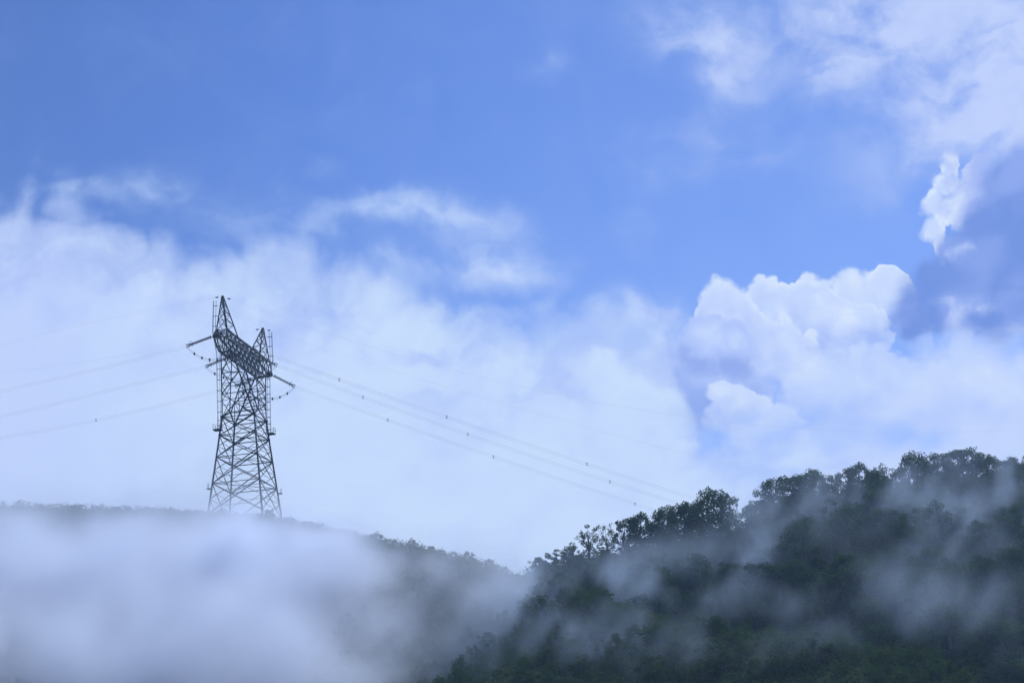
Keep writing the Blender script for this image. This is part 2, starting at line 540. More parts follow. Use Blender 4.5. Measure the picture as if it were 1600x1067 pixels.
def axis(lo, hi, step, far, n):
    mid = np.arange(lo, hi + step / 2, step)
    ext = np.geomspace(step, far, n)
    return np.concatenate([lo - ext[::-1], mid, hi + ext])


gx = axis(-170, 170, 1.6, 6000, 22)
gy = axis(230, 450, 1.6, 6000, 22)
X, Y = np.meshgrid(gx, gy)
Z = ground(X, Y)
Z = np.where((np.abs(X) < 60) & (Y < 12) & (Y > -300), np.minimum(Z, -1.7), Z)
nx, ny = len(gx), len(gy)
ii, jj = np.meshgrid(np.arange(nx - 1), np.arange(ny - 1))
a0 = (jj * nx + ii).ravel()
m_ground, n, out = material('forest_floor')
geo = n.node('ShaderNodeNewGeometry')
pos = Val(n, geo.outputs['Position'])
k1, k2 = n.noise(pos, 0.12, 5.0, 0.6), n.noise(pos, 1.3, 4.0, 0.6)
cg = n.mix(n.ramp(k1, 0.35, 0.65), (0.030, 0.046, 0.020), (0.052, 0.066, 0.030))
cg = n.mix(n.ramp(k2, 0.45, 0.75, 0.0, 0.5), cg, (0.055, 0.048, 0.034))
df = n.node('ShaderNodeBsdfDiffuse')
n.put(df.inputs['Color'], cg)
m_ground.node_tree.links.new(df.outputs[0], out.inputs['Surface'])
terrain = mesh_np('terrain', np.stack([X.ravel(), Y.ravel(), Z.ravel()], 1), np.stack([a0, a0 + 1, a0 + nx + 1, a0 + nx], 1), m_ground, smooth=True)
tag(terrain, kind='structure')


# ------------------------------------------------------------------ trees
def leaf_quads(rng, centres, radii, counts, size, squash=0.75, out_from=None):
    C, N_ = [], []
    for c, r, k in zip(centres, radii, counts):
        d = rng.normal(size=(k, 3))
        d /= np.linalg.norm(d, axis=1)[:, None]
        rr = r * rng.uniform(0.25, 1.0, k) ** 0.6
        C.append(c + d * rr[:, None] * np.array([1, 1, squash]))
        N_.append(d * 0.8 + rng.normal(size=(k, 3)) * 0.7 + np.array([0, 0, 0.5]))
    C, N_ = np.concatenate(C), np.concatenate(N_)
    N_ /= np.linalg.norm(N_, axis=1)[:, None]
    ref = rng.normal(size=C.shape)
    A = np.cross(N_, ref)
    A /= np.linalg.norm(A, axis=1)[:, None]
    B = np.cross(N_, A)
    s = size * rng.uniform(0.6, 1.3, len(C))[:, None]
    e = rng.uniform(0.5, 0.9, len(C))[:, None]
    V = np.stack([C - A * s * 0.5, C + B * s * e * 0.5, C + A * s * 0.5 + N_ * s * 0.12, C - B * s * e * 0.5], 1).reshape(-1, 3)
    Fq = np.arange(len(V)).reshape(-1, 4)
    return V, Fq


def tree_shape(seed, h, w, base=0.28, clusters=44, leaves=70, leaf=0.42, airy=0.0, lean=0.0):
    """Crown arrays and trunk MB of one tree standing at the origin."""
    rng = np.random.default_rng(seed)
    cz, rz = h * (1 + base) / 2, h * (1 - base) / 2
    cen, rad = [], []
    lob = rng.uniform(-1, 1, (5, 2))
    while len(cen) < clusters:
        p = rng.normal(size=3)
        p /= np.linalg.norm(p)
        r = rng.uniform(0.35, 1.0) ** 0.5
        wob = 1.0 + 0.22 * math.sin(3 * math.atan2(p[1], p[0]) + seed) + 0.12 * math.sin(5 * math.atan2(p[1], p[0]) + 2 * seed)
        q = p * r * np.array([w / 2 * wob, w / 2 * wob, rz])
        if q[2] < -rz * 0.75 and rng.uniform() < 0.7:
            continue
        q[2] += cz
        q[0] += lean * (q[2] / h)
        c_r = rng.uniform(0.09, 0.16) * w * (0.75 if airy else 1.0)
        c_r = min(c_r, 1.7)
        cen.append(q * np.array([0.9, 0.9, 0.93]))
        rad.append(c_r)
    cnt = [max(8, int(leaves * (r / (0.125 * w)) ** 1.6)) for r in rad]
    V, Fq = leaf_quads(rng, cen, rad, cnt, leaf)
    t = MB()
    top = np.array([lean * 0.6, 0, h * 0.62])
    tr = 0.022 * h + 0.05
    pts = [np.array([0, 0, -1.0]), np.array([rng.normal() * 0.1, rng.normal() * 0.1, h * 0.2]), np.array([lean * 0.35 + rng.normal() * 0.15, rng.normal() * 0.15, h * 0.42]), top]
    t.tube(pts, [tr * 1.3, tr, tr * 0.7, tr * 0.35], 6)
    for i in rng.choice(len(cen), min(len(cen), 16), replace=False):
        k = rng.uniform(0.25, 0.8)
        s = pts[1] * (1 - k) + pts[2] * k
        e = np.array(cen[i])
        mid = (s + e) / 2 + np.array([0, 0, -0.08 * h * rng.uniform(0, 1)]) + rng.normal(size=3) * 0.15
        t.tube([s, mid, e], [tr * 0.42, tr * 0.26, tr * 0.1], 4)
    return V, Fq, t


PROTOS = {}


def proto(kind, seed, mat, **kw):
    V, Fq, t = tree_shape(seed, **kw)
    cr = mesh_np('crown', V, Fq, mat)
    tr = t.build('trunk', M_BARK)
    PROTOS.setdefault(kind, []).append(dict(crown=cr, trunk=tr, h=kw['h'], w=kw['w'], V=V, F=Fq, mat=mat, used=False))


for i in range(5):
    proto('broadleaf_tree', 100 + i, M_LEAF, h=10.0, w=[10.5, 9.0, 12.0, 8.5, 11.0][i], base=[.0, .04, -.04, .05, .02][i], clusters=[88, 76, 98, 70, 90][i], leaves=66, leaf=0.46)
for i in range(3):
    proto('airy_tree', 200 + i, M_LEAF2, h=9.0, w=[6.5, 8.0, 5.5][i], base=.08, clusters=[44, 52, 36][i], leaves=46, leaf=0.34, airy=1.0, lean=[.5, -.8, .3][i])
for i in range(3):
    proto('small_tree', 300 + i, M_SHRUB, h=5.0, w=[5.0, 4.2, 5.8][i], base=-.08, clusters=[42, 36, 46][i], leaves=48, leaf=0.32)


def plant(kind, which, loc, h, w, rz, label, group, name=None):
    """A copy of a tree with a copy of its crown and of its trunk."""
    p = PROTOS[kind][which]
    r = empty(name or kind, loc, rz)
    r.scale = (w / p['w'], w / p['w'], h / p['h'])
    for key in ('trunk', 'crown'):
        o = p[key]
        if p['used']:
            o = o.copy()
            COL.objects.link(o)
        o.parent = r
    p['used'] = True
    tag(r, label, 'tree' if kind != 'shrub' else 'shrub', group)
    return r


def seen(P, samples=60):
    """True where the straight line from the camera to P clears the ground."""
    P = np.asarray(P, float)
    t = np.linspace(0.55, 0.992, samples)[:, None, None]
    L = P[None] * t
    g = ground(L[..., 0], L[..., 1])
    return (L[..., 2] > g).all(0)


def project(P):
    P = np.asarray(P, float)
    dep = P @ F_
    return CX + F_PX * (P @ R_) / dep, CY - F_PX * (P @ U_) / dep, dep


# --- trees along the skyline of the right hill: (px of the crown, py of its top, width in px, kind, distance from the ridge, label)
G_SKY = 'trees along the right hill skyline'
skyline = [
    (842, 868, 34, 'small_tree', 0, 'small dark bushy tree, lowest on the right hill skyline, beside the saddle'),
    (868, 857, 40, 'small_tree', 0, 'low bushy tree just above the saddle on the right hill skyline'),
    (893, 848, 40, 'small_tree', 1, 'low rounded tree on the skyline just below the thin twiggy tree'),
    (917, 816, 34, 'airy_tree', 0, 'thin twiggy tree leaning at the lower left end of the tall skyline trees'),
    (945, 813, 46, 'airy_tree', 2, 'pale gappy tree with sky showing through beside the thin twiggy tree'),
    (972, 806, 44, 'airy_tree', 3, 'gappy grey tree with pale forked branches on the lower skyline'),
    (998, 799, 56, 'broadleaf_tree', 1, 'dense dark tree on the skyline where the lowest wire meets the hill'),
    (1035, 788, 60, 'broadleaf_tree', 2, 'rounded dark tree on the skyline below the two upper wires'),
    (1066, 781, 56, 'broadleaf_tree', 0, 'dark tree on the skyline where the top wire reaches the hill'),
    (1103, 765, 88, 'broadleaf_tree', 1, 'large rounded dark tree at the top of the lower skyline group'),
    (1145, 768, 58, 'airy_tree', 1, 'gappy tall tree at the right end of the lower skyline group'),
    (1178, 778, 34, 'airy_tree', 0, 'small sparse tree in the notch between the two skyline groups'),
    (1203, 745, 56, 'broadleaf_tree', 1, 'misty rounded tree standing at the step in the right skyline'),
    (1238, 737, 62, 'broadleaf_tree', 2, 'second tree up from the step in the right skyline'),
    (1268, 734, 56, 'broadleaf_tree', 0, 'dark lumpy crown on the level stretch of skyline above the step'),
    (1302, 739, 48, 'broadleaf_tree', 3, 'low crown in the dip of the level stretch of skyline'),
    (1338, 722, 58, 'broadleaf_tree', 1, 'pale topped rounded tree left of the dip below the summit'),
    (1370, 725, 46, 'broadleaf_tree', 2, 'small dark crown in the dip below the summit'),
    (1398, 729, 44, 'airy_tree', 0, 'sparse light tree in the dip just left of the summit group'),
    (1428, 706, 60, 'broadleaf_tree', 1, 'pale leafed tree at the left edge of the summit group'),
    (1462, 707, 56, 'broadleaf_tree', 2, 'dark tree between the summit tree and the pale leafed one'),
    (1500, 699, 78, 'broadleaf_tree', 1, 'tallest broad dark tree on the summit of the right hill'),
    (1538, 706, 56, 'broadleaf_tree', 2, 'rounded tree on the falling skyline just right of the summit'),
    (1572, 713, 56, 'broadleaf_tree', 0, 'misty tree on the skyline near the photo right edge'),
    (1606, 711, 60, 'broadleaf_tree', 2, 'misty tree cut by the right edge of the photo'),
]
placed = []
rr = random.Random(5)
for i, (px, py, wpx, kind, off, label) in enumerate(skyline):
    x0 = at(px, py, 400.0)[0]
    yb = float(np.interp(x0, RB[:, 0], RB[:, 1])) - off * 1.2
    top = at(px, py, yb)
    gz = float(ground(top[0], top[1]))
    h = max(2.5, top[2] - gz) * 1.03
    w = max(wpx * np.linalg.norm(top) / F_PX, h * 0.7)
    n_p = len(PROTOS[kind])
    plant(kind, i % n_p, (top[0], top[1], gz), h, w, rr.uniform(0, 6.28), label, G_SKY)
    placed.append((top[0], top[1], w / 2))

# --- everything else that stands on the slopes
cand = []
for (xr, yr, dmin, zone) in (((-15, 152), (318, 402), 4.9, 'hill'), ((-45, 140), (240, 352), 3.5, 'spur'), ((-120, 15), (300, 402), 3.6, 'left')):
    pts = []
    cell = dmin / 1.42
    grid = {}
    rg = np.random.default_rng(len(zone) * 7)
    for _ in range(14000):
        x, y = rg.uniform(*xr), rg.uniform(*yr)
        ya = np.interp(x, RA[:, 0], RA[:, 1])
        if zone == 'hill' and (y < ya + 8 or x < 5):
            continue
        if zone in ('spur', 'left') and (y > ya + 3):
            continue
        if zone == 'spur' and x < 2 or zone == 'left' and x >= 2:
            continue
        if (x - TOWER[0]) ** 2 + (y - TOWER[1]) ** 2 < 13 ** 2:
            continue
        key = (int(x // cell), int(y // cell))
        ok = True
        for a in range(-2, 3):
            for b in range(-2, 3):
                for (u, v) in grid.get((key[0] + a, key[1] + b), ()):
                    if (u - x) ** 2 + (v - y) ** 2 < dmin * dmin:
                        ok = False
        if ok and zone == 'hill':
            ok = all((u - x) ** 2 + (v - y) ** 2 > (2.0 + r_ * 0.5) ** 2 for u, v, r_ in placed)
        if ok:
            grid.setdefault(key, []).append((x, y))
            pts.append((x, y))
    pts = np.array(pts)
    gz = ground(pts[:, 0], pts[:, 1])
    rg = np.random.default_rng(3)
    hh = {'hill': rg.uniform(5.5, 9.0, len(pts)), 'spur': rg.uniform(2.6, 5.2, len(pts)), 'left': rg.uniform(1.6, 3.6, len(pts))}[zone]
    if zone != 'hill':
        ya = np.interp(pts[:, 0], RA[:, 0], RA[:, 1])
        hh = np.where(ya - pts[:, 1] < 7, hh * np.where(pts[:, 0] < 12, 0.72, 0.75), hh)
    if zone == 'hill':
        yb = np.interp(pts[:, 0], RB[:, 0], RB[:, 1])
        hh = np.where(yb - pts[:, 1] < 9, hh * 0.8, hh) * np.clip(pts[:, 0] / 30.0, 0.5, 1.0)
    tops = np.stack([pts[:, 0], pts[:, 1], gz + hh * 0.9], 1)
    u, v, dep = project(tops)
    vis = seen(tops) & (u > -160) & (u < 2000) & (v < 1110)
    for j in np.nonzero(vis)[0]:
        ww = hh[j] * rg.uniform(0.85, 1.25)
        cand.append((hh[j] * ww * (F_PX / dep[j]) ** 2, zone, pts[j, 0], pts[j, 1], gz[j], hh[j], ww, u[j], v[j]))
cand.sort(key=lambda c: -c[0])
MAXI = 300 - len(skyline)
print('tree candidates', len(cand), {z: sum(1 for c in cand if c[1] == z) for z in ('hill', 'spur', 'left')})
quota = {'hill': 135, 'spur': 90, 'left': 50}
MARKS = ['lowest bush by the saddle', 'low bush above the saddle', 'bush under the twiggy tree', 'thin twiggy skyline tree', 'pale gappy skyline tree', 'forked grey skyline tree',
         'lowest wire end', 'upper wires', 'top wire end', 'large lower skyline crown', 'gappy tall skyline tree', 'skyline notch', 'step in the skyline', 'second tree from the step',
         'level skyline crown', 'dip in the level skyline', 'pale topped skyline tree', 'dark crown in the dip', 'sparse light skyline tree', 'pale leafed summit tree',
         'dark summit neighbour', 'tallest summit tree', 'falling skyline crown', 'misty skyline tree', 'right photo edge']
ORD = ['first', 'second', 'third', 'fourth', 'fifth', 'sixth', 'seventh', 'eighth', 'ninth', 'tenth', 'eleventh', 'twelfth', 'thirteenth', 'fourteenth', 'fifteenth', 'sixteenth',
       'seventeenth', 'eighteenth', 'nineteenth', 'twentieth', 'twenty-first', 'twenty-second', 'twenty-third', 'twenty-fourth', 'twenty-fifth', 'twenty-sixth', 'twenty-seventh',
       'twenty-eighth', 'twenty-ninth', 'thirtieth'] + ['thirty-' + k_ for k_ in ('first', 'second', 'third', 'fourth', 'fifth', 'sixth', 'seventh', 'eighth', 'ninth')] + ['fortieth'] + ['far'] * 300
GROUP = {'hill': 'forest trees on the right hill slope', 'spur': 'low trees on the near spur', 'left': 'small trees on the left ridge'}
rest, take = [], []
for c in cand:
    if quota[c[1]] > 0 and -20 < c[7] < 1640:
        quota[c[1]] -= 1
        take.append(c)
    else:
        rest.append(c)
mark_u = np.array([s_[0] for s_ in skyline])
TOWER_U = 383.0
columns = {}
for c in take:
    _, zone, x, y, z, h, w, u, v = c
    key = (zone, int(np.argmin(np.abs(mark_u - u))) if zone != 'left' else (0 if u < TOWER_U else 1))
    columns.setdefault(key, []).append(c)
for (zone, col), cs in sorted(columns.items()):
    cs.sort(key=lambda c: c[8] if zone != 'left' else abs(c[7] - TOWER_U))
    for k, (_, zone, x, y, z, h, w, u, v) in enumerate(cs):
        r = rr.random()
        kind = 'broadleaf_tree' if zone == 'hill' and r < 0.85 else 'airy_tree' if zone == 'hill' else 'small_tree' if r < 0.8 or zone == 'left' else 'broadleaf_tree'
        if kind == 'airy_tree':
            w *= 0.75
        look = 'sparse grey' if kind == 'airy_tree' else 'dark'
        if zone == 'hill':
            label = '%s forest tree, %s down the slope below the %s' % (look, ORD[k], MARKS[col])
        elif zone == 'spur':
            label = 'low spur tree, %s down the near spur below the %s' % (ORD[k], MARKS[col])
        else:
            label = 'bushy tree on the misty left ridge, %s %s of the tower' % (ORD[k], ('left', 'right')[col])
        plant(kind, rr.randrange(len(PROTOS[kind])), (x, y, z - 0.1), h, w, rr.uniform(0, 6.28), label, GROUP[zone])


def many(name, items, mat):
    """The further trees and bushes, too many to count, as one mesh of leaf sprays."""
    VV, FF, n0 = [], [], 0
    for (pk, x, y, z, h, w, a, keep) in items:
        V, Fq = pk['V'], pk['F']
        if keep < 1.0:
            k = max(1, int(len(Fq) * keep))
            pick = np.sort(RNG.permutation(len(Fq))[:k])
            q4 = V.reshape(-1, 4, 3)[pick]
            m4 = q4.mean(1, keepdims=True)
            V, Fq = (m4 + (q4 - m4) * 1.25).reshape(-1, 3), Fq[:k]
        s = np.array([w / pk['w'], w / pk['w'], h / pk['h']])
        q = V * s
        c, sn = math.cos(a), math.sin(a)
        q = np.stack([q[:, 0] * c - q[:, 1] * sn + x, q[:, 0] * sn + q[:, 1] * c + y, q[:, 2] + z], 1)
        VV.append(q)
        FF.append(Fq + n0)
        n0 += len(q)
    o = mesh_np(name, np.concatenate(VV), np.concatenate(FF), mat)
    return o


if rest:
    it = [(PROTOS['broadleaf_tree' if c[1] == 'hill' else 'small_tree'][rr.randrange(3)], c[2], c[3], c[4], c[5], c[6], rr.uniform(0, 6.28), 0.55) for c in rest]
    print('forest trees', len(it))
    fo = many('forest', it, M_LEAF)
    print('forest triangles', 2 * len(fo.data.polygons), 'undergrowth to come')
    tag(fo, 'smaller trees filling the slopes between the larger ones as closed forest', 'forest', kind='stuff')

# undergrowth: low leafy growth all over the visible slopes
rg = np.random.default_rng(77)
ux, uy = rg.uniform(-128, 150, 28000), rg.uniform(245, 412, 28000)
ya = np.interp(ux, RA[:, 0], RA[:, 1])
yb = np.interp(ux, RB[:, 0], RB[:, 1])
uz = ground(ux, uy)
pt = np.stack([ux, uy, uz + 1.2], 1)
u, v, dep = project(pt)
ok = seen(pt, 40) & (u > -150) & (u < 2000) & (v < 1100)
cc = pt[ok]
hgt = rg.uniform(0.5, 1.25, len(cc))
cc[:, 2] += hgt * 0.45 - 1.2
ex, er = [], []
for R__, x0, x1, hi_ in ((RB, 0, 150, 2.6), (RA, -128, 12, 1.5), (RA, 12, 120, 1.8)):      # taller scrub along the ridge lines
    for _ in range(620):
        x = rg.uniform(x0, x1)
        y = np.interp(x, R__[:, 0], R__[:, 1]) + rg.uniform(-7, 2)
        if (x - TOWER[0]) ** 2 + (y - TOWER[1]) ** 2 < 13 ** 2 and y > TOWER[1] - 8:
            continue
        r = hi_ * rg.uniform(0.35, 1.0) ** 1.5
        ex.append((x, y, float(ground(x, y)) + r * 0.45))
        er.append(r)
cc = np.concatenate([cc, np.array(ex)])
hgt = np.concatenate([hgt, np.array(er)])
V, Fq = leaf_quads(rg, cc, hgt, np.clip(20 * (hgt / 0.9) ** 1.8, 14, 130).astype(int), 0.36, 0.7)
ug = mesh_np('undergrowth', V, Fq, M_SHRUB)
tag(ug, 'low leafy green undergrowth covering the hillsides between the trees', 'undergrowth', kind='stuff')
print('undergrowth clumps', len(cc))

# ------------------------------------------------------------------ the lattice tower on the left ridge
M_CONCRETE = plain_material('concrete', (0.30, 0.29, 0.27), 0.9, 0.0, 0.2, 2.0)
TH = math.radians(77.5)
tower = empty('transmission_tower', tuple(TOWER), TH)
tag(tower, 'dark steel lattice transmission tower with two peaks standing on the misty left ridge', 'pylon')


def P(s, t, h):
    return np.array([s, -t, h])


def world_pt(p):
    c, s = math.cos(TH), math.sin(TH)
    return np.array([TOWER[0] + p[0] * c - p[1] * s, TOWER[1] + p[0] * s + p[1] * c, TOWER[2] + p[2]])


_ang = None


def angle_mesh():
    """Unit length of angle iron along z."""
    global _ang
    if _ang is None:
        t = 0.22
        pr = [(-.5, -.5), (.5, -.5), (.5, -.5 + t), (-.5 + t, -.5 + t), (-.5 + t, .5), (-.5, .5)]
        v = [(x, y, z) for z in (0, 1) for x, y in pr]
        f = [(i, (i + 1) % 6, (i + 1) % 6 + 6, i + 6) for i in range(6)] + [(3, 2, 1, 0), (0, 5, 4, 3), (6, 7, 8, 9), (9, 10, 11, 6)]
        o = mesh_np('brace', v, f, M_STEEL)
        _ang = o.data
        bpy.data.objects.remove(o)
    return _ang


def brace(p, q, w, parent, name='brace'):
    w = w * (0.85 if parent.name.startswith('crossbeam') else 1.0)
    o = bpy.data.objects.new(name, angle_mesh())
    COL.objects.link(o)
    p, q = Vector(p), Vector(q)
    d = q - p
    o.parent = parent
    o.matrix_local = Matrix.LocRotScale(p, d.to_track_quat('Z', 'Y'), (w * 1.3, w * 1.3, d.length))
    return o


def lerp(a, b, k):
    return a + (b - a) * k


H_W, H_B, H_T, H_P = 19.8, 32.6, 36.8, 44.6      # waist, underside and top of the crossbeam, peaks
S_B, S_W = 6.0, 3.75                                # half widths at the base and at the waist


def half(h):
    return S_B + (S_W - S_B) * h / H_W


CORN = [(-1, -1), (1, -1), (1, 1), (-1, 1)]
for i, j in CORN:
    w_ = world_pt(P(i * half(-3), j * half(-3), 0))
    g_ = float(ground(w_[0], w_[1])) - TOWER[2]
    m = MB().bar(P(i * half(g_), j * half(g_), g_ - 0.4), P(i * S_W, j * S_W, H_W), 0.30)
    leg = m.build('leg', M_STEEL, tower)
    MB().box(P(i * half(g_), j * half(g_), g_ - 0.3), (1.1, 1.1, 1.2)).build('footing', M_CONCRETE, leg)
levels = [-2.4, 4.6, 10.6, 15.6, H_W]
for a, b in zip(levels[:-1], levels[1:]):
    for k in range(4):
        (i1, j1), (i2, j2) = CORN[k], CORN[(k + 1) % 4]
        A, B_ = P(i1 * half(a), j1 * half(a), a), P(i2 * half(a), j2 * half(a), a)
        C_, D_ = P(i1 * half(b), j1 * half(b), b), P(i2 * half(b), j2 * half(b), b)
        brace(A, D_, 0.15, tower)
        brace(B_, C_, 0.15, tower)
        brace(C_, D_, 0.14, tower, 'strut')
        X_ = (A + B_ + C_ + D_) / 4
        for (e0, e1, far) in ((A, C_, X_), (B_, D_, X_)):
            brace(lerp(e0, e1, 0.5), lerp(e0, far, 0.5), 0.09, tower)
            brace(lerp(e0, e1, 0.5), lerp(e1, far, 0.5), 0.09, tower)
        brace(lerp(A, D_, 0.25), lerp(B_, C_, 0.25), 0.08, tower, 'strut')
        brace(lerp(A, D_, 0.75), lerp(B_, C_, 0.75), 0.08, tower, 'strut')
    if b > 4:
        r = half(b)
        brace(P(-r, -r, b), P(r, r, b), 0.10, tower)
        brace(P(-r, r, b), P(r, -r, b), 0.10, tower)
for z, w in ((H_W, 0.55), (15.6, 0.4)):
    g = MB()
    for i, j in CORN:
        g.box(P(i * half(z), j * half(z), z), (w, w, w * 1.2))
    g.build('gusset_plate', M_STEEL, tower)

# forked arms from the waist to the crossbeam
WB = 1.25                                            # half width of the crossbeam
S_ARM, S_IN = 10.6, 4.2
for sg in (-1, 1):
    m = MB()
    lo = {j: P(sg * S_W, j * S_W, H_W) for j in (-1, 1)}
    hi = {j: P(sg * S_ARM, j * WB, H_B) for j in (-1, 1)}
    li = {j: P(sg * 0.35, j * (S_W - 0.45), H_W + 2.0) for j in (-1, 1)}
    hn = {j: P(sg * S_IN, j * WB, H_B) for j in (-1, 1)}
    for j in (-1, 1):
        m.bar(lo[j], hi[j], 0.26)
        m.bar(li[j], hn[j], 0.2)
        m.bar(P(-sg * S_W, j * S_W, H_W), li[j], 0.16)
        m.bar(lo[j], li[j], 0.16)
    arm = m.build('arm', M_STEEL, tower)
    n_t = 4
    for k in range(n_t):
        f0, f1 = k / n_t, (k + 1) / n_t
        for j in (-1, 1):
            brace(lerp(lo[j], hi[j], f0), lerp(li[j], hn[j], f1), 0.12, arm)
            brace(lerp(li[j], hn[j], f0), lerp(lo[j], hi[j], f1), 0.12, arm)
            if k:
                brace(lerp(lo[j], hi[j], f0), lerp(li[j], hn[j], f0), 0.10, arm, 'strut')
        brace(lerp(li[-1], hn[-1], f0), lerp(li[1], hn[1], f0), 0.09, arm, 'strut')
    for f0, f1 in ((0, .36), (.36, .68), (.68, 1.0)):
        brace(lerp(lo[-1], hi[-1], f0), lerp(lo[1], hi[1], f1), 0.15, arm)
        brace(lerp(lo[1], hi[1], f0), lerp(lo[-1], hi[-1], f1), 0.15, arm)
        brace(lerp(lo[-1], hi[-1], f1), lerp(lo[1], hi[1], f1), 0.12, arm, 'strut')
    for f0 in (0.18, 0.52):
        brace(lerp(lo[-1], hi[-1], f0), lerp(lo[1], hi[1], f0), 0.08, arm, 'strut')

# crossbeam
S_END, S_TOP = 16.5, 13.6
m = MB()
for j in (-1, 1):
    m.bar(P(-S_ARM - 1.4, j * WB, H_B), P(S_ARM + 1.4, j * WB, H_B), 0.30)
    m.bar(P(-S_TOP, j * WB, H_T), P(S_TOP, j * WB, H_T), 0.28)
    for sg in (-1, 1):
        m.bar(P(sg * (S_ARM + 1.4), j * WB, H_B), P(sg * S_END, j * 0.55, 34.2), 0.26)
        m.bar(P(sg * S_TOP, j * WB, H_T), P(sg * S_END, j * 0.55, 34.9), 0.24)
for sg in (-1, 1):
    m.box(P(sg * S_END, 0, 34.55), (0.5, 1.5, 0.9))
beam = m.build('crossbeam', M_STEEL, tower)
n_b = 11
ss = np.linspace(-S_TOP, S_TOP, n_b + 1)


def low_z(s):
    e = S_ARM + 1.4
    return H_B if abs(s) <= e else H_B + (34.2 - H_B) * (abs(s) - e) / (S_END - e)


for k in range(n_b):
    s0, s1 = ss[k], ss[k + 1]
    for j in (-1, 1):
        brace(P(s0, j * WB, low_z(s0)), P(s1, j * WB, H_T), 0.15, beam)
        brace(P(s0, j * WB, H_T), P(s1, j * WB, low_z(s1)), 0.15, beam)
        brace(P(s0, j * WB, low_z(s0)), P(s0, j * WB, H_T), 0.12, beam, 'strut')
    for z0, z1 in ((low_z(s0), low_z(s1)), (H_T, H_T)):
        brace(P(s0, -WB, z0), P(s1, WB, z1), 0.13, beam)
        brace(P(s0, WB, z0), P(s1, -WB, z1), 0.13, beam)
        brace(P(s0, -WB, z0), P(s0, WB, z0), 0.12, beam, 'strut')
for sg in (-1, 1):
    for j in (-1, 1):
        brace(P(sg * S_TOP, j * WB, low_z(S_TOP)), P(sg * S_END, j * 0.5, 34.9), 0.12, beam)
        brace(P(sg * S_TOP, -j * WB, H_T), P(sg * S_END, j * 0.5, 34.8), 0.12, beam)

# two earth wire peaks
S_PK = 12.6
for sg in (-1, 1):
    m = MB()
    tip = P(sg * S_PK, 0, H_P)
    feet = [P(sg * 13.2, -WB, H_T), P(sg * 13.2, WB, H_T), P(sg * 6.6, WB, H_T), P(sg * 6.6, -WB, H_T)]
    tips = [tip + P(sg * a, b, 0) for a, b in ((.16, -.16), (.16, .16), (-.16, .16), (-.16, -.16))]
    for fo_, tp in zip(feet, tips):
        m.bar(fo_, tp, 0.2)
    m.box(tip + P(0, 0, 0.05), (0.5, 0.5, 0.5))
    pk = m.build('peak', M_STEEL, tower)
    lv = [0, .3, .55, .76, .9]
    for f0, f1 in zip(lv[:-1], lv[1:]):
        for k in range(4):
            a, b = k, (k + 1) % 4
            brace(lerp(feet[a], tips[a], f0), lerp(feet[b], tips[b], f1), 0.10, pk)
            brace(lerp(feet[a], tips[a], f1), lerp(feet[b], tips[b], f1), 0.09, pk, 'strut')

# guarded climbing ladders on the two outer sides, each from a small platform up to a peak
for sg, j in ((-1, -1), (1, 1)):
    out_ = 0.75
    path = [P(sg * (S_W + .1), j * (S_W + out_), 17.2), P(sg * S_W, j * (S_W + out_), H_W), P(sg * S_ARM, j * (WB + out_), H_B), P(sg * 13.0, j * (WB + out_ * .9), H_T), P(sg * 13.0, j * (WB + out_ * .6), H_P - 0.8)]
    m = MB()
    offs = [P(0, j * -0.34, 0), P(0, j * 0.34, 0), P(0, j * 0.34 + j * 0.0, 0)]
    for o_ in offs[:2]:
        for a, b in zip(path[:-1], path[1:]):
            m.bar(a + o_, b + o_, 0.075)
    for a, b in zip(path[:-1], path[1:]):
        m.bar(a + P(sg * .35, j * .05, 0), b + P(sg * .35, j * .05, 0), 0.06)
    lad = m.build('ladder', M_STEEL, tower)
    for a, b in zip(path[:-1], path[1:]):
        n_r = max(2, int(np.linalg.norm(b - a) / 2.3))
        for k in range(n_r):
            c = lerp(a, b, (k + 0.5) / n_r)
            brace(c + P(0, -j * (out_ + 0.1), 0), c + P(0, j * 0.36, 0), 0.10, lad, 'bracket')
    c = P(sg * (S_W + .3), j * (S_W + 1.0), 16.9)
    m = MB().box(c, (1.6, 1.7, 0.22))
    m.bar(P(sg * half(16.5), j * half(16.5), 16.4), c, 0.16)
    pf = m.build('platform', M_STEEL, tower)
    m = MB()
    for dx_, dy_ in ((-.75, -.8), (.75, -.8), (.75, .8), (-.75, .8)):
        m.bar(c + P(dx_, dy_, 0.1), c + P(dx_, dy_, 1.3), 0.06)
    for (a1, b1), (a2, b2) in (((-.75, -.8), (.75, -.8)), ((.75, -.8), (.75, .8)), ((.75, .8), (-.75, .8))):
        m.bar(c + P(a1, b1, 1.3), c + P(a2, b2, 1.3), 0.05)
        m.bar(c + P(a1, b1, 0.75), c + P(a2, b2, 0.75), 0.05)
    m.build('railing', M_STEEL, pf)
    c = P(sg * half(3.5), j * (half(3.5) + 0.5), 3.4)
    m = MB().box(c, (0.9, 1.0, 0.15))
    m.bar(c + P(0, j * .45, 0), c + P(0, j * .45, 1.2), 0.07)
    m.bar(c + P(sg * .4, 0, 0), c + P(sg * .4, 0, 1.2), 0.07)
    m.build('step_plate', M_STEEL, tower)

# ------------------------------------------------------------------ insulator strings, conductors, jumpers, earth wires
DIR_R = np.array([1.0, 0.20, 0.0]) / math.hypot(1, 0.20)
DIR_L = np.array([-1.0, 0.30, 0.0]) / math.hypot(1, 0.30)
PH = ['near end', 'middle', 'far end']
ATT = [-S_END, 0.0, S_END]
ENDS_R = [(388, 542), (433, 571), (461, 604)]
ENDS_L = [(291, 541), (321, 573), (367, 603)]


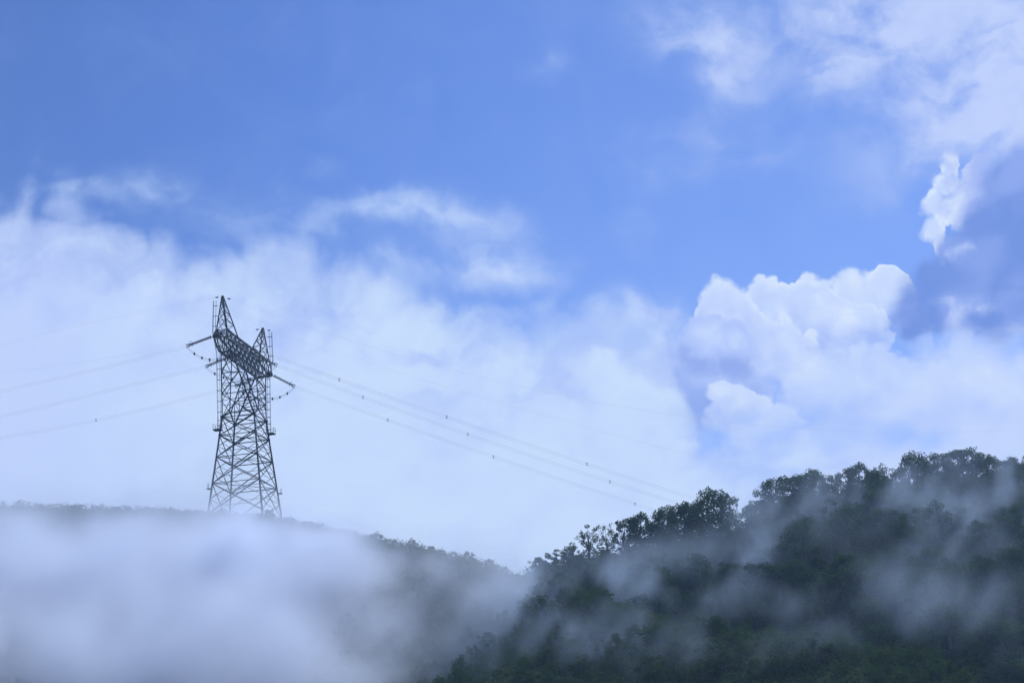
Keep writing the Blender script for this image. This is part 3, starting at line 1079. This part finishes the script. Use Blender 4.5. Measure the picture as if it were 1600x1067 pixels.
def ring(m, c, axis_, r, tube_r, n_=14):
    axis_ = axis_ / np.linalg.norm(axis_)
    a = np.cross(axis_, [0, 0, 1.0])
    a /= np.linalg.norm(a)
    b = np.cross(axis_, a)
    m.tube([c + r * (math.cos(w) * a + math.sin(w) * b) for w in np.linspace(0, 2 * math.pi, n_)], tube_r, 4)


def insulator(p0, p1, label):
    o = empty('insulator_string', tuple(p0))
    tag(o, label, 'insulator', 'insulator strings on the crossbeam')
    d = p1 - p0
    L = np.linalg.norm(d)
    t = d / L
    side = np.cross(t, [0, 0, 1.0])
    side /= np.linalg.norm(side)
    upv = np.cross(side, t)
    for sgn in (-1, 1):
        m = MB()
        n_d = 30
        off = sgn * 0.14 * upv
        pts, rad = [], []
        a, b = 0.9, L - 0.75
        for k in range(n_d):
            x = a + (b - a) * k / (n_d - 1)
            pts += [t * (x - 0.06) + off, t * x + off, t * (x + 0.05) + off]
            rad += [0.08, 0.19, 0.08]
        m.tube(pts, rad, 7)
        m.build('disc_string', M_GLASS, o)
    m = MB()
    m.bar(t * 0.0, t * 0.75, 0.12)
    m.bar(t * 0.8 - upv * 0.36, t * 0.8 + upv * 0.36, 0.14)
    m.bar(t * (L - 0.65) - upv * 0.36, t * (L - 0.65) + upv * 0.36, 0.16)
    m.build('yoke_plate', M_STEEL, o)
    m = MB()
    m.bar(t * (L - 0.65) + upv * .25, t * L + upv * .25, 0.16)
    m.bar(t * (L - 0.65) - upv * .25, t * L - upv * .25, 0.16)
    m.build('tension_clamp', M_STEEL, o)
    m = MB()
    ring(m, t * (L - 1.3) + upv * 0.15, t, 0.62, 0.035)
    m.build('corona_ring', M_STEEL, o)
    return o


def span(p0, px1, px2, d, extra):
    """Sagging line in the vertical plane through p0 along d, through the points seen at px1 and px2, then 'extra' metres on."""
    def hit(px, py):
        q = F_ + (px - CX) / F_PX * R_ - (py - CY) / F_PX * U_
        A = np.array([[d[0], -q[0]], [d[1], -q[1]]])
        u_, w_ = np.linalg.solve(A, -p0[:2])
        return u_, w_ * q[2]
    (u1, z1), (u2, z2) = hit(*px1), hit(*px2)
    c = np.polyfit([0, u1, u2], [p0[2], z1, z2], 2)
    us = np.linspace(0, u2 + extra, 60)
    return np.stack([p0[0] + d[0] * us, p0[1] + d[1] * us, np.polyval(c, us)], 1), us, u1


def conductors(p0, line, us, marks, label, up=0.25, rad=0.015):
    o = empty('power_line', tuple(p0))
    tag(o, label, 'power line', 'conductor bundles')
    rel = line - p0
    for sgn in (-1, 1):
        MB().tube(rel + np.array([0, 0, sgn * up]), rad, 4).build('conductor', M_WIRE, o)
    for u_ in marks:
        c = np.array([np.interp(u_, us, rel[:, i]) for i in range(3)])
        m = MB()
        m.bar(c - [0, 0, up + .06], c + [0, 0, up + .06], 0.09)
        m.bar(c + [-.22, 0, up], c + [.22, 0, up], 0.09)
        m.bar(c + [-.22, 0, -up], c + [.22, 0, -up], 0.09)
        m.build('spacer', M_STEEL, o)
    return o


def jumper(pa, pb, sag, label, n_s):
    o = empty('jumper_cable', tuple(pa))
    tag(o, label, 'cable', 'jumper loops under the crossbeam')
    k = np.linspace(0, 1, 30)[:, None]
    pts = (pb - pa) * k - np.array([0, 0, 1.0]) * sag * (1 - (np.abs(2 * k - 1)) ** 2.6)
    for sgn in (-1, 1):
        MB().tube(pts + np.array([0, 0, 0.2 * sgn]), 0.03, 4).build('cable', M_WIRE, o)
    for f in np.linspace(0.13, 0.87, n_s):
        i = f * 29
        c = np.array([np.interp(i, np.arange(30), pts[:, a]) for a in range(3)])
        MB().bar(c - [0, 0, .34], c + [0, 0, .34], 0.16).bar(c - [.2, 0, 0], c + [.2, 0, 0], 0.3).build('spacer', M_STEEL, o)


R_MID = [(698, 651.5), (731, 678.6), (770.6, 713.5)]
R_END = [(1073, 775), (1050, 783), (992, 787)]
L_MID = [(147, 578), (147, 616), (150, 656.5)]
L_END = [(0, 611), (13, 649), (26, 680)]
R_SP = [(530, 698, 917), (567, 731, 953), (606, 771, 992)]


def along(p0, px, py, d):
    q = F_ + (px - CX) / F_PX * R_ - (py - CY) / F_PX * U_
    A = np.array([[d[0], -q[0]], [d[1], -q[1]]])
    u_, w_ = np.linalg.solve(A, -p0[:2])
    return np.array([p0[0] + d[0] * u_, p0[1] + d[1] * u_, w_ * q[2]])


for i in range(3):
    pr = world_pt(P(ATT[i], 0.5 if i != 1 else WB, 34.6 if i != 1 else 35.4))
    pl = world_pt(P(ATT[i], -0.5 if i != 1 else -WB, 34.6 if i != 1 else 35.4))
    er, e_l = along(pr, *ENDS_R[i], DIR_R), along(pl, *ENDS_L[i], DIR_L)
    insulator(pr, er, 'double insulator string pulling right from the %s of the crossbeam' % PH[i])
    insulator(pl, e_l, 'double insulator string pulling left from the %s of the crossbeam' % PH[i])
    ln, us, u1 = span(er, R_MID[i], R_END[i], DIR_R, 45.0)
    mk = []
    for sx in R_SP[i]:
        u_, v_, _d = project(ln)
        mk.append(float(np.interp(sx, u_, us)))
    conductors(er, ln, us, mk, '%s twin conductor with spacers sloping right from the tower to the right hill' % ('topmost', 'middle', 'lowest')[i])
    ln, us, u1 = span(e_l, L_MID[i], L_END[i], DIR_L, 60.0)
    u_, v_, _d = project(ln)
    mk = [float(np.interp(-sx, -u_, us)) for sx in ((), (), (150,))[i]]
    conductors(e_l, ln, us, mk, '%s faint conductor sloping left from the tower past the photo edge' % ('topmost', 'middle', 'lowest')[i], rad=0.013)
    jumper(e_l, er, 3.1, 'sagging jumper loop with clamps below the %s of the crossbeam' % PH[i], 7)

for sg, nm, lm, le, rm, re in ((-1, 'near', (200, 492), (60, 524), (450, 500), (1000, 640)), (1, 'far', (250, 545), (60, 575), (483, 537), (1000, 690))):
    tp = world_pt(P(sg * S_PK, 0, H_P + 0.2))
    nm = 'near' if sg < 0 else 'far'
    for d, mid, end, side in ((DIR_R, rm, re, 'right'), (DIR_L, lm, le, 'left')):
        c0 = tp + d * 1.3 - np.array([0, 0, .15])
        ln, us, _ = span(tp, mid, end, d, 60.0 if side == 'left' else 90.0)
        o = empty('earth_wire', tuple(tp))
        tag(o, 'thin earth wire running %s from the tip of the %s peak' % (side, nm), 'wire', 'earth wires')
        MB().tube(ln - tp, 0.0075, 4).build('strand', M_WIRE, o)
        c = np.array([np.interp(1.4, us, (ln - tp)[:, i]) for i in range(3)])
        MB().bar(c - d * .3, c + d * .3, 0.22).build('clamp', M_STEEL, o)

# ------------------------------------------------------------------ drifting mist, as real volumes in front of the slopes
def mist_material(name, k, tint):
    m, n, out = material(name)
    v = n.node('ShaderNodeVolumePrincipled')
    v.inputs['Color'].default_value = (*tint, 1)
    v.inputs['Density'].default_value = k
    v.inputs['Density Attribute'].default_value = 'density'
    v.inputs['Anisotropy'].default_value = 0.5
    m.node_tree.links.new(v.outputs[0], out.inputs['Volume'])
    return m


def mist(name, label, lo, hi, vox, puffs, k, mat_k, stretch=(1, 1, 1), seed=0.0, cut=0.10, scale=0.055, floor_=0.12, fil=0.0, fsc=0.075, tint=(0.96, 0.965, 1.0), warp=22.0, wscale=0.05):
    g = bpy.data.node_groups.new(name + '_field', 'GeometryNodeTree')
    g.interface.new_socket('Geometry', in_out='OUTPUT', socket_type='NodeSocketGeometry')
    n = Net(g)
    go = n.node('NodeGroupOutput')
    pos = Val(n, n.node('GeometryNodeInputPosition').outputs[0])
    w = n.vec('SCALE', n.vec('SUBTRACT', n.noise(n.vec('ADD', pos, (seed, 3.1, 7.7)), wscale, 4.0, 0.55, color=True), (0.5, 0.5, 0.5)), warp)
    pw = n.vec('ADD', pos, w)
    acc = None
    for (px, py, y, rx, ry, rz, wt_) in puffs:
        c = at(px, py, y)
        nd = n.node('ShaderNodeVectorMath', operation='MULTIPLY_ADD')
        n.put(nd.inputs[0], pw)
        nd.inputs[1].default_value = (1 / rx, 1 / ry, 1 / rz)
        nd.inputs[2].default_value = (-c[0] / rx, -c[1] / ry, -c[2] / rz)
        b = n.ramp(n.vec('LENGTH', Val(n, nd.outputs[0])), 0.1, 1.0, wt_, 0.0)
        acc = b if acc is None else acc + b
    ps = n.vec('MULTIPLY', n.vec('ADD', pos, n.vec('SCALE', w, 0.5)), stretch)
    f = n.noise(n.vec('ADD', ps, (seed, 0, 0)), scale, 5.0, 0.55, dist=0.3)
    if fil:
        # torn strands that lean up to the right
        x, y, z = n.sep(n.vec('ADD', pos, n.vec('SCALE', w, 0.45)))
        st = n.xyz(x - z * 0.5 + seed, y * 0.7, z * 0.38)
        rd = 1.0 - n.math('ABSOLUTE', n.noise(st, fsc, 4.0, 0.55) * 2.0 - 1.0) * 2.6
        fr = n.ramp(rd * 0.7 + n.noise(st, 0.2, 3.0, 0.6) * 0.5, 0.42, 1.0, floor_, 1.8)
        f2 = n.ramp(f, 0.28, 0.68, floor_, 1.6) * (1.0 - fil) + fr * fil
        acc = acc * f2
        f = 1.0
    dens = ((acc * n.ramp(f, 0.28, 0.68, floor_, 1.6)) - cut).max(0.0) * k
    # fade out towards the faces of the box that holds the mist
    x, y, z = n.sep(pos)
    for s, a, b in ((x, lo[0], hi[0]), (y, lo[1], hi[1]), (z, lo[2], hi[2])):
        dens = dens * n.ramp(s, a + 1, a + 7) * n.ramp(s, b - 1, b - 7)
    vc = n.node('GeometryNodeVolumeCube')
    n.put(vc.inputs['Density'], dens)
    vc.inputs['Min'].default_value = lo
    vc.inputs['Max'].default_value = hi
    for i, ax in enumerate('XYZ'):
        vc.inputs['Resolution ' + ax].default_value = int((hi[i] - lo[i]) / vox)
    sm = n.node('GeometryNodeSetMaterial')
    sm.inputs['Material'].default_value = mist_material(name, mat_k, tint)
    g.links.new(vc.outputs[0], sm.inputs[0])
    g.links.new(sm.outputs[0], go.inputs[0])
    vol = bpy.data.volumes.new(name)
    o = bpy.data.objects.new(name, vol)
    COL.objects.link(o)
    md = o.modifiers.new('field', 'NODES')
    md.node_group = g
    tag(o, label, 'mist', kind='stuff')
    return o


def over(px, py, off):
    """Distance of the point that hangs 'off' metres in front of the slope seen at (px, py)."""
    q = F_ + (px - CX) / F_PX * R_ - (py - CY) / F_PX * U_
    t = np.linspace(240, 420, 361)
    L = q[None] * (t / q[1])[:, None]
    below = np.nonzero(ground(L[:, 0], L[:, 1]) > L[:, 2])[0]
    return float(t[below[0]] if len(below) else 398.0) - off


def puffs_of(items):
    return [(px, py, over(px, py, off), rx, ry, rz, w) for px, py, off, rx, ry, rz, w in items]


mist('mist_bank', 'thick pale mist bank drifting over the left ridge and hiding its slope', (-140, 245, 10), (28, 425, 118), 1.4, puffs_of([
    (-40, 940, 13, 42, 22, 28, 1.0), (160, 945, 14, 42, 20, 26, 1.05), (340, 945, 14, 36, 20, 24, 1.15), (460, 945, 13, 26, 18, 20, .9),
    (30, 878, 13, 36, 18, 15, 1.05), (220, 876, 13, 36, 18, 14, 1.1), (390, 888, 13, 28, 18, 14, 1.1), (500, 905, 12, 20, 16, 12, .5), (120, 895, 24, 34, 16, 14, .8), (330, 898, 24, 32, 16, 14, .8), (470, 900, 22, 24, 14, 12, .55),
    (20, 1060, 14, 48, 18, 24, 1.5), (280, 1060, 14, 42, 18, 22, 1.5), (450, 1060, 13, 26, 16, 18, 1.2),
    (540, 900, 12, 18, 14, 11, .75), (570, 990, 10, 15, 12, 12, .55), (630, 885, 10, 16, 12, 9, .6),
    (690, 930, 10, 17, 12, 11, .55), (750, 940, 9, 13, 10, 11, .5), (650, 1000, 9, 16, 10, 11, .45), (790, 905, 8, 9, 9, 9, .55), (780, 980, 8, 9, 8, 9, .35), (590, 1050, 9, 22, 10, 14, .35), (690, 980, 9, 20, 10, 14, .45), (760, 930, 9, 16, 10, 12, .5),
    (10, 815, 10, 36, 14, 11, .55), (200, 822, 9, 34, 12, 10, .55), (370, 838, 9, 26, 12, 9, .5), (480, 868, 9, 18, 12, 8, .45),
    (375, 775, -6, 20, 20, 9, .20),
]), 1.0, 0.049, cut=0.06, stretch=(1.0, 1.0, 0.7), floor_=0.22, fil=0.55, fsc=0.06, scale=0.08, wscale=0.06, warp=30.0)
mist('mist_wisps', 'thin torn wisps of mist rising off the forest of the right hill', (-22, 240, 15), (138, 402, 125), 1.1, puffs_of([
    (890, 885, 9, 14, 8, 7, .5), (985, 930, 9, 8, 8, 15, 1.0), (960, 1000, 9, 14, 8, 9, .75), (1010, 875, 12, 20, 9, 8, .5),
    (1120, 880, 14, 24, 10, 9, .55), (1195, 855, 14, 13, 9, 15, .95), (1290, 790, 13, 34, 10, 13, .55), (1330, 850, 13, 26, 10, 14, .36),
    (1440, 800, 13, 16, 9, 14, .6), (1550, 790, 13, 20, 9, 18, .8), (1480, 860, 13, 22, 9, 13, .42), (1430, 930, 13, 14, 8, 16, .6),
    (1590, 1030, 10, 10, 7, 9, .7), (1150, 935, 22, 32, 10, 6, .36), (1400, 950, 24, 28, 10, 8, .24), (1540, 930, 22, 22, 10, 12, .3),
    (850, 1010, 8, 18, 8, 9, .6), (790, 970, 8, 16, 8, 14, .55), (835, 930, 9, 12, 8, 11, .7), (740, 1030, 8, 18, 8, 9, .6), (1250, 1010, 8, 18, 7, 7, .35), (1060, 1020, 8, 16, 7, 8, .35),
]), 1.0, 0.040, stretch=(1.0, 1.0, 0.5), tint=(0.78, 0.87, 1.0), seed=31.0, cut=0.14, scale=0.11, floor_=0.0, fil=0.7, fsc=0.10, warp=17.0, wscale=0.085)  # tint puts the blue of the skylight into the wisps' own colour

# ------------------------------------------------------------------ thin blue air over the whole place
m_haze, n, out = material('haze')
v = n.node('ShaderNodeVolumePrincipled')
v.inputs['Color'].default_value = (0.55, 0.76, 1.0, 1)
v.inputs['Density'].default_value = 0.00018
v.inputs['Anisotropy'].default_value = 0.3
m_haze.node_tree.links.new(v.outputs[0], out.inputs['Volume'])
zl, zh = float(Z.min()) - 1.0, 150.0
haze = MB().box((0, (gy[0] + gy[-1]) / 2, (zl + zh) / 2), (gx[-1] - gx[0] + 20, gy[-1] - gy[0] + 20, zh - zl)).build('haze', m_haze)
tag(haze, 'thin bluish haze filling the air over the whole valley', 'haze', kind='stuff')
